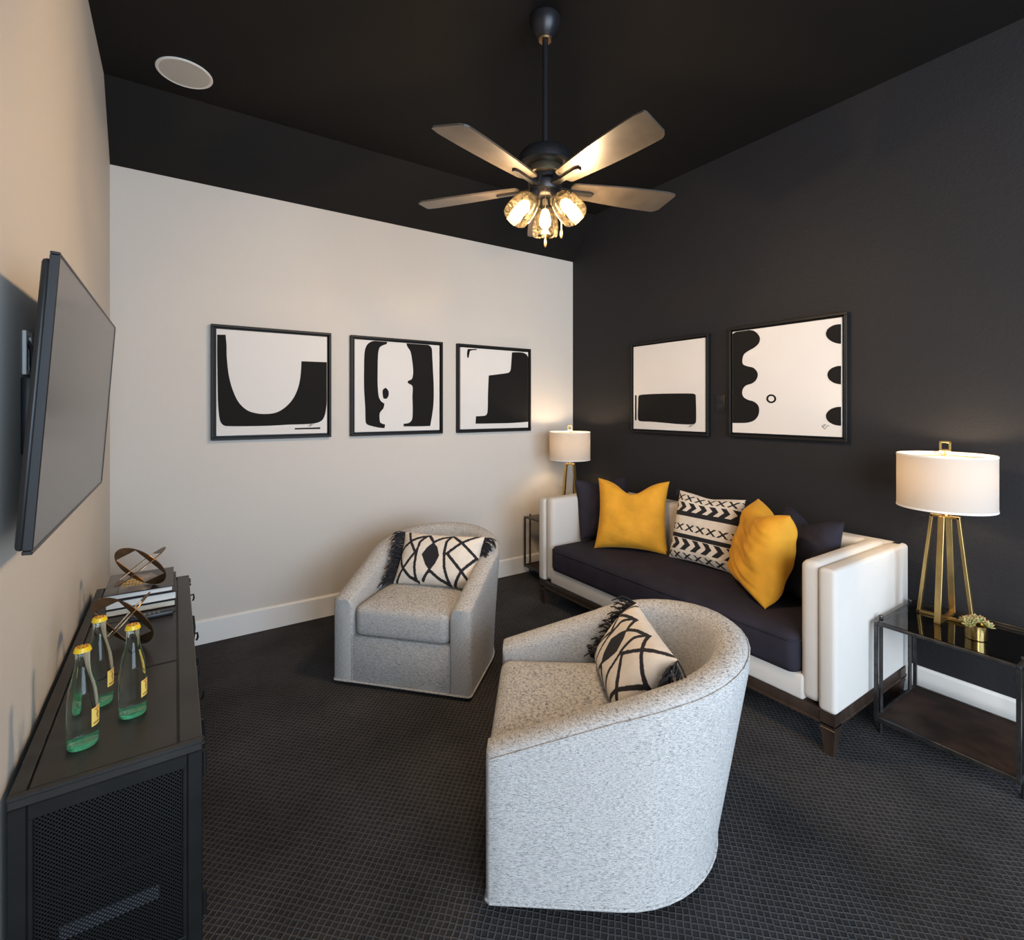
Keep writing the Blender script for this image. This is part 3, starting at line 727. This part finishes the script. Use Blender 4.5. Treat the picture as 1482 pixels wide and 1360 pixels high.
def pillow_mesh(name, w, h, t, mats, paint=None, chop=0.0, ears=.07, n=40, wr=.004, seed=0, crease=0.0):
    bm = bmesh.new(); grid = {}
    for side in (1, -1):
        for i in range(n+1):
            for j in range(n+1):
                s, q = -1+2*i/n, -1+2*j/n
                edge = i in (0, n) or j in (0, n)
                if edge and side == -1: continue
                x = w/2*s*(1-ears*(1-q*q)*abs(s)**3)
                y = h/2*q*(1-ears*(1-s*s)*abs(q)**3)
                if q > 0: y -= chop*math.exp(-(s/.42)**2)*q**2.2
                pr = ((1-s**4)*(1-q**4))
                z = side*t/2*max(0, pr)**.62*(1-.10*q)
                cr = max(0, 1-abs(s)**6)*max(0, 1-abs(q)**6)
                if chop and q > 0 and side > 0: z -= t*.20*math.exp(-(s/.2)**2)*q**5*cr
                v = Vector((x*5+seed*7, y*5, side*3.0))
                z += wr*cr*(noise.noise(v*1.3)+.6*noise.noise(v*3.1))*2
                if crease and side > 0: z += crease*cr*noise.noise(Vector((x*6+q*2, y*34+x*9, seed)))*(1-.4*q)
                grid[(side, i, j)] = bm.verts.new((x, y+h/2, z))
    def g(side, i, j):
        return grid[(1, i, j)] if (i in (0, n) or j in (0, n)) else grid[(side, i, j)]
    for side in (1, -1):
        for i in range(n):
            for j in range(n):
                vs = [g(side, i, j), g(side, i+1, j), g(side, i+1, j+1), g(side, i, j+1)]
                f = bm.faces.new(vs if side > 0 else vs[::-1])
                if paint: f.material_index = paint((i+.5)/n, (j+.5)/n, side)
    return obj(name, bm, mats, smooth=60)
def place_pillow(o, base, nf, lean, roll=0.0):
    nf = Vector((*nf, 0)).normalized(); e1 = Vector((0, 0, 1)).cross(nf)
    y = Vector((0, 0, 1))*math.cos(lean)-nf*math.sin(lean); z = e1.cross(y)
    M = Matrix((e1, y, z)).transposed().to_4x4() @ Matrix.Rotation(roll, 4, 'Z'); M.translation = base
    setm(o, M); return o
def segd(px, py, a, b):
    ax, ay = a; bx, by = b; dx, dy = bx-ax, by-ay
    t = max(0, min(1, ((px-ax)*dx+(py-ay)*dy)/(dx*dx+dy*dy+1e-9)))
    return math.hypot(px-ax-t*dx, py-ay-t*dy)
ASP = .30/.50
LUM_S = []
for P in LUM_LINES[:-1]:
    Q = [(u, v*ASP) for u, v in P]
    LUM_S.append(Q)
HEX = [(u, v*ASP) for u, v in [(.439, .774), (.50, .68), (.545, .52), (.515, .36), (.468, .225), (.40, .34), (.332, .52), (.375, .66)]]
def inpoly(x, y, P):
    c = False; j = len(P)-1
    for i in range(len(P)):
        if (P[i][1] > y) != (P[j][1] > y) and x < (P[j][0]-P[i][0])*(y-P[i][1])/(P[j][1]-P[i][1])+P[i][0]: c = not c
        j = i
    return c
def lum_paint(u, v, side):
    if side < 0: return 0
    v *= ASP
    if inpoly(u, v, HEX): return 1
    w = .0165+.003*noise.noise(Vector((u*40, v*40, 0)))
    for Q in LUM_S:
        for a, b in zip(Q, Q[1:]):
            if segd(u, v, a, b) < w: return 1
    return 0
def fringe_mb(sx, w, h, seed, L=.05):
    rnd = random.Random(seed); b = MB()
    for k in range(110):
        y = h*(.01+.98*k/109)+rnd.uniform(-.002, .002); x = sx*w/2*(1-.06*(1-(2*y/h-1)**2))
        l = L*rnd.uniform(.75, 1.2); dz = rnd.uniform(-.026, .03); dy = rnd.uniform(-.014, .014)-.012
        e = 1.0 if .08 < y/h < .92 else 1.35
        dz += .022 if sx < 0 else 0
        b.tube([(x-sx*.004, y, 0), (x+sx*l*.45*e, y+dy*.3, dz*.6+.004), (x+sx*l*.8*e, y+dy*.9, dz), (x+sx*l*.95*e, y+dy*1.6-.006, dz*1.2)], [.0028, .0032, .0032, .0022], 5)
    return b
def lumbar(label, base, nf, lean, seed, w=.50, h=.30, roll=0.0):
    o = pillow_mesh('lumbar_pillow', w, h, .15, [cream_cot, black_yarn], lum_paint, n=150, wr=.003, seed=seed, ears=.06)
    tag(o, label, 'pillow', 'fringed lumbar pillows')
    place_pillow(o, base, nf, lean, roll)
    for s in (-1, 1): obj('fringe', fringe_mb(s, w, h, seed*10+s), black_yarn, o)
    return o
lumbar('cream lumbar pillow with black lattice print and fringe on the chair by the wall', (1.497, -.961, .410), (-.733, -.681), math.radians(32), 1)
lumbar('cream lumbar pillow with black line print and black fringe on the foreground chair', (1.560, -2.262, .406), (-.85, .53), math.radians(34), 2, w=.455, h=.28)

# ------------------------------------------------------------------ sofa
sofa = thing('sofa', 'long ivory tuxedo sofa with dark wooden legs along the black wall', 'sofa', (2.85, -1.60, 0))
SX0, SX1, SYR, SYL = 2.482, 3.225, -2.585, -0.612
b = MB(); b.box((SX0+.012, SYR+.012, .120), (SX1-.01, SYL-.012, .176), .004); b.box((SX0+.006, SYR+.006, .120), (SX1-.004, SYL-.006, .132), .003)
obj('base_rail', b, wood_dark, sofa, world=True)
def leg_mb(cx, cy):
    b = MB()
    def sq(r, z): return [Vector((cx+a*r, cy+c*r, z)) for a, c in ((-1, -1), (1, -1), (1, 1), (-1, 1))]
    b.loft([sq(.0165, 0), (sq(.018, .012)), sq(.0265, .098), sq(.0265, .101), sq(.029, .103), sq(.029, .110), sq(.0265, .112), sq(.0265, .115), sq(.029, .117), sq(.029, .172)])
    return b
for cx, cy in ((SX0+.035, SYR+.035), (SX0+.035, SYL-.035), (SX1-.05, SYR+.035), (SX1-.05, SYL-.035)):
    obj('leg', leg_mb(cx, cy), wood_dark, sofa, smooth=0, world=True)
for s, ya, yb, yc in (('r', SYR, SYR+.07, SYR+.142), ('l', SYL-.07, SYL, SYL-.142)):
    b = MB(); b.box((SX0, ya, .176), (SX1, yb, .758), .018, 4); ar = obj('arm', b, sofa_fab, sofa, world=True)
    lo, hi = sorted((yb if s == 'r' else ya, yc))
    b = MB(); b.box((SX0+.012, lo-.006, .185), (SX1-.07, hi+.006, .770), .032, 5); obj('arm_pad', b, sofa_fab, ar, world=True)
b = MB(); b.box((SX1-.075, SYR+.004, .176), (SX1, SYL-.004, .758), .018, 4); bk = obj('back', b, sofa_fab, sofa, world=True)
b = MB(); b.box((SX1-.165, SYR+.14, .25), (SX1-.068, SYL-.14, .768), .032, 5); obj('back_pad', b, sofa_fab, bk, world=True)
b = MB(); b.box((SX0+.008, SYR+.13, .176), (SX1-.10, SYL-.13, .282), .012, 3); obj('seat_deck', b, sofa_fab, sofa, world=True)
ol = rrect(SX0-.012, SYR+.150, SX1-.172, SYL-.150, .045, 7)
b = MB(); b.slab(ol, [(.05, .280), (.020, .276), (.006, .284), (0, .305), (0, .405), (.004, .425), (.016, .440), (.04, .449), ('s', .8, .457), ('s', .5, .462), ('s', .15, .463)])
cu = obj('seat_cushion', b, navy_fab, sofa, smooth=50, world=True)
ring = [Vector((x, y, .418)) for x, y in ol]
b = MB(); b.tube(ring+ring[:1], .0035, 6); obj('cushion_welt', b, navy_fab, cu, world=True)
ST = .462
def sofa_pillow(name, label, base, nf, lean, w, h, t, m, chop=.06, ears=.09, seed=0, roll=0.0, wr=.005, paint=None, n=80, crease=.0025, group='plain pillows on the sofa'):
    o = pillow_mesh(name, w, h, t, m if isinstance(m, list) else [m], paint, chop, ears, n, wr, seed, crease)
    tag(o, label, 'pillow', group); place_pillow(o, (base[0], base[1], ST-.004), nf, lean, roll); return o
sofa_pillow('throw_pillow', 'dark navy throw pillow against the far arm of the sofa', (2.935, -.85), (-.15, -.99), math.radians(10), .46, .43, .15, navy_fab, .03, .05, 1)
sofa_pillow('throw_pillow', 'yellow velvet throw pillow at the far end of the sofa, square to the view', (2.795, -1.205), (-.815, -.579), math.radians(18), .48, .48, .17, yellow_vel, .085, .10, 2)
def mud_paint(u, v, side):
    if side < 0: return 0
    du = u*6.2
    for vc in (.905, .475, .07):
        fx = (du+(.3 if vc < .5 else 0)) % 1-.5; fy = (v-vc)/.045
        if abs(fy) < 1 and abs(abs(fx)-abs(fy)*.34) < .115: return 1
    for v0, v1, bar in ((.70, .835, .665), (.165, .315, .35)):
        if v0-.012 < v < v1:
            vc = (v0+v1)/2; ph = (du+.42*(abs(v-vc)/((v1-v0)/2))) % 1
            if ph < .52: return 1
        if abs(v-bar) < .032: return 1
    return 0
po = sofa_pillow('patterned_pillow', 'cream throw pillow with black crosses and arrow stripes, in the middle of the sofa', (2.925, -1.645), (-1, -.06), math.radians(16), .44, .43, .15, [cream_cot, black_yarn], .015, .05, 3, wr=.003, paint=mud_paint, n=150, group='pillows on the sofa')
for sx, yy in ((-1, .01), (1, .01), (-1, .42), (1, .42)):
    b = MB(); rnd = random.Random(int(yy*100)+sx)
    for k in range(16):
        a = rnd.uniform(-.8, .8); L = rnd.uniform(.028, .042)
        b.tube([(sx*.215, yy, 0), (sx*(.215+L*.5*math.cos(a)), yy+L*.4*math.sin(a), rnd.uniform(-.006, .006)), (sx*(.215+L*.8*math.cos(a)), yy+L*math.sin(a)*.9, rnd.uniform(-.012, .012))], [.003, .0026, .0016], 5)
    obj('tassel', b, black_yarn, po)
sofa_pillow('throw_pillow', 'yellow velvet throw pillow near the right arm, seen almost edge on', (2.765, -2.055), (-.735, .68), math.radians(14), .46, .46, .22, yellow_vel, .055, .09, 4, wr=.008, crease=.009)
sofa_pillow('throw_pillow', 'dark navy throw pillow against the near arm of the sofa', (2.885, -2.19), (-.87, .5), math.radians(17), .45, .44, .15, navy_fab, .06, .07, 5)

# ------------------------------------------------------------------ iron and glass side tables
def side_table(label, x0, y1, w=.445, d=.45):
    t = thing('side_table', label, 'side table', (x0+w/2, y1-d/2, 0), 0, 'iron and glass side tables')
    W2, D2, r = w/2, d/2, .0075
    ZT, ZS = .497, .092
    b = MB()
    for lo, hi in (((-W2, -D2), (W2, -D2+.014)), ((-W2, D2-.014), (W2, D2)), ((-W2, -D2+.0142), (-W2+.014, D2-.0142)), ((W2-.014, -D2+.0142), (W2, D2-.0142))):
        b.box((lo[0], lo[1], ZT-.013), (hi[0], hi[1], ZT), .002, 1)
    obj('top_frame', b, table_iron, t)
    b = MB(); b.box((-W2+.010, -D2+.010, ZT-.004), (W2-.010, D2-.010, ZT+.002), .001, 1); obj('glass_top', b, clear_glass, t)
    b = MB(); b.box((-W2+.003, -D2+.003, ZS-.010), (W2-.003, D2-.003, ZS), .002, 1); sh = obj('shelf', b, rust, t)
    b = MB()
    for lo, hi in (((-W2, -D2), (W2, -D2+.010)), ((-W2, D2-.010), (W2, D2)), ((-W2, -D2+.0102), (-W2+.010, D2-.0102)), ((W2-.010, -D2+.0102), (W2, D2-.0102))):
        b.box((lo[0], lo[1], ZS-.016), (hi[0], hi[1], ZS+.004), .0015, 1)
    obj('shelf_rim', b, table_iron, sh)
    for sx in (-1, 1):
        for sy in (-1, 1):
            b = MB(); b.box((sx*(W2-.0065)-.0065, sy*(D2-.0065)-.0065, ZS+.0042), (sx*(W2-.0065)+.0065, sy*(D2-.0065)+.0065, ZT-.0132)); obj('strut', b, table_iron, t)
            xx = sx*(W2-.062); yy = sy*(D2-.004)
            b = MB(); b.tube([(xx, yy, 0), (xx, yy, ZT+.006)], r, 10); b.lathe([(r, ZT+.006), (r*1.2, ZT+.009), (r, ZT+.014), (.001, ZT+.016)], 10, Matrix.Translation((xx, yy, 0))); obj('leg', b, table_iron, t)
    return t
side_table('dark iron side table with glass top beside the near arm of the sofa', 2.775, -2.606)
side_table('dark iron and glass side table in the corner behind the far sofa arm', 2.733, -0.075)

# ------------------------------------------------------------------ brass table lamps
def lamp(label, x, y, fin):
    Z = .4995
    t = thing('table_lamp', label, 'table lamp', (x, y, Z), 0, 'brass table lamps')
    hb, ht, H, bw = .092, .045, .445, .022
    for k in range(2):
        R = Matrix.Rotation(PI/2*k, 4, 'Z'); b = MB(); dz = .0008*k
        for s in (-1, 1):
            b.bar(R @ Vector((s*hb, 0, dz)), R @ Vector((s*ht, 0, H)), bw, .012, up=R @ Vector((0, 1, 0)) if False else (R @ Vector((1, 0, 0))), bev=.001)
        b.box((-hb-.006, -bw/2, dz), (hb+.006, bw/2, .010+dz), .001, 1, R); b.box((-ht-.006, -bw/2, H-.010+dz), (ht+.006, bw/2, H+dz), .001, 1, R)
        obj('leg_frame', b, brass, t)
    b = MB(); b.lathe([(.013, H), (.013, H+.018), (.016, H+.020), (.016, H+.055), (.010, H+.06)], 20); obj('socket', b, brass, t)
    b = MB(); b.lathe([(.012, H+.06), (.018, H+.075), (.029, H+.105), (.029, H+.125), (.018, H+.147), (.003, H+.152)], 20)
    obj('bulb', b, mat('lamp_bulb_glass', (.9, .85, .75), .4, emit=(1, .72, .42), estr=6), t)
    zs, hs, rs = .478, .232, .168
    b = MB(); b.lathe([(rs, zs), (rs, zs+hs), (rs-.0015, zs+hs), (rs-.0015, zs)], 64, caps=(False, False)); 
    b.loft([]) if False else None
    sh = obj('lamp_shade', b, linen, t, smooth=40)
    for z in (zs, zs+hs-.008):
        b = MB(); b.lathe([(rs-.002, z), (rs+.0012, z), (rs+.0012, z+.008), (rs-.002, z+.008)], 64, caps=(False, False)); obj('shade_trim', b, mat('shade_trim', (.72, .70, .66), .8), sh, smooth=40)
    b = MB()
    for k in range(3):
        a = 2*PI*k/3+.5; b.tube([(0, 0, zs+hs-.006), (rs*math.cos(a), rs*math.sin(a), zs+hs-.006)], .002, 6)
    for a0 in range(2):
        pass
    b.tube([(.012, 0, H+.05), (.045, 0, H+.09), (.045, 0, zs+hs-.05), (.0, 0, zs+hs-.006), (-.045, 0, zs+hs-.05), (-.045, 0, H+.09), (-.012, 0, H+.05)], .002, 6)
    obj('harp', b, brass, t)
    b = MB(); zf = zs+hs+.012
    b.tube([(0, 0, zs+hs-.008), (0, 0, zf)], .004, 8)
    R = Matrix.Rotation(fin, 4, 'Z')
    for lo, hi in (((-.020, -.005, zf), (.020, .005, zf+.009)), ((-.020, -.005, zf+.036), (.020, .005, zf+.045)), ((-.020, -.005, zf), (-.011, .005, zf+.045)), ((.011, -.005, zf), (.020, .005, zf+.045))): b.box(lo, hi, .001, 1, R)
    obj('finial', b, gold, t)
    add_light('lamp_light', 'POINT', (x, y, Z+H+.19), LAMP_W, (1.0, .74, .46), shadow_soft_size=.03)
lamp('brass table lamp with white drum shade on the near side table, right of the sofa', 3.060, -2.767, math.radians(-74))
lamp('brass table lamp with white drum shade in the far corner behind the sofa', 3.020, -0.330, math.radians(-40))

# ------------------------------------------------------------------ succulent
t = thing('potted_succulent', 'small green succulent in a gold pot on the glass side table', 'plant', (2.925, -2.900, .4995))
b = MB(); b.lathe([(.032, 0), (.034, .002), (.035, .055), (.0335, .056), (.0325, .046), (.001, .046)], 32); obj('pot', b, gold, t)
b = MB(); rnd = random.Random(3)
for (cx, cy, cz, sc, tx, ty) in ((0, 0, .066, 1.15, 0, 0), (.026, .006, .060, .95, .6, .1), (-.026, .010, .060, .95, -.6, .2), (.004, -.027, .060, .95, .1, -.6), (-.004, .028, .060, .9, 0, .6)):
    Mt = Matrix.Translation((cx, cy, cz)) @ Matrix.Rotation(tx, 4, 'Y') @ Matrix.Rotation(-ty, 4, 'X')
    for ring, (cnt, elev, ln) in enumerate(((9, .25, .030), (8, .65, .026), (6, 1.05, .020), (3, 1.4, .014))):
        for k in range(cnt):
            a = 2*PI*(k+.5*ring)/cnt+rnd.uniform(-.1, .1); l = ln*sc*rnd.uniform(.9, 1.1); wd = l*.26
            M = Mt @ Matrix.Rotation(a, 4, 'Z') @ Matrix.Rotation(-elev, 4, 'Y')
            sec = []
            for s, ww, th, up in ((0, .4, .16, 0), (.3, .85, .26, .0), (.62, 1, .24, .06), (.86, .6, .14, .14), (1, .06, .03, .22)):
                sec.append([M @ Vector((l*s, wd*ww*math.cos(q), wd*th*math.sin(q)*2+l*up)) for q in [2*PI*i/6 for i in range(6)]])
            b.mi = 0; b.loft(sec[:4], caps=(True, False)); b.mi = 1; b.loft(sec[3:], caps=(False, True))
obj('leaves', b, [leaf_green, leaf_tip], t, smooth=60)
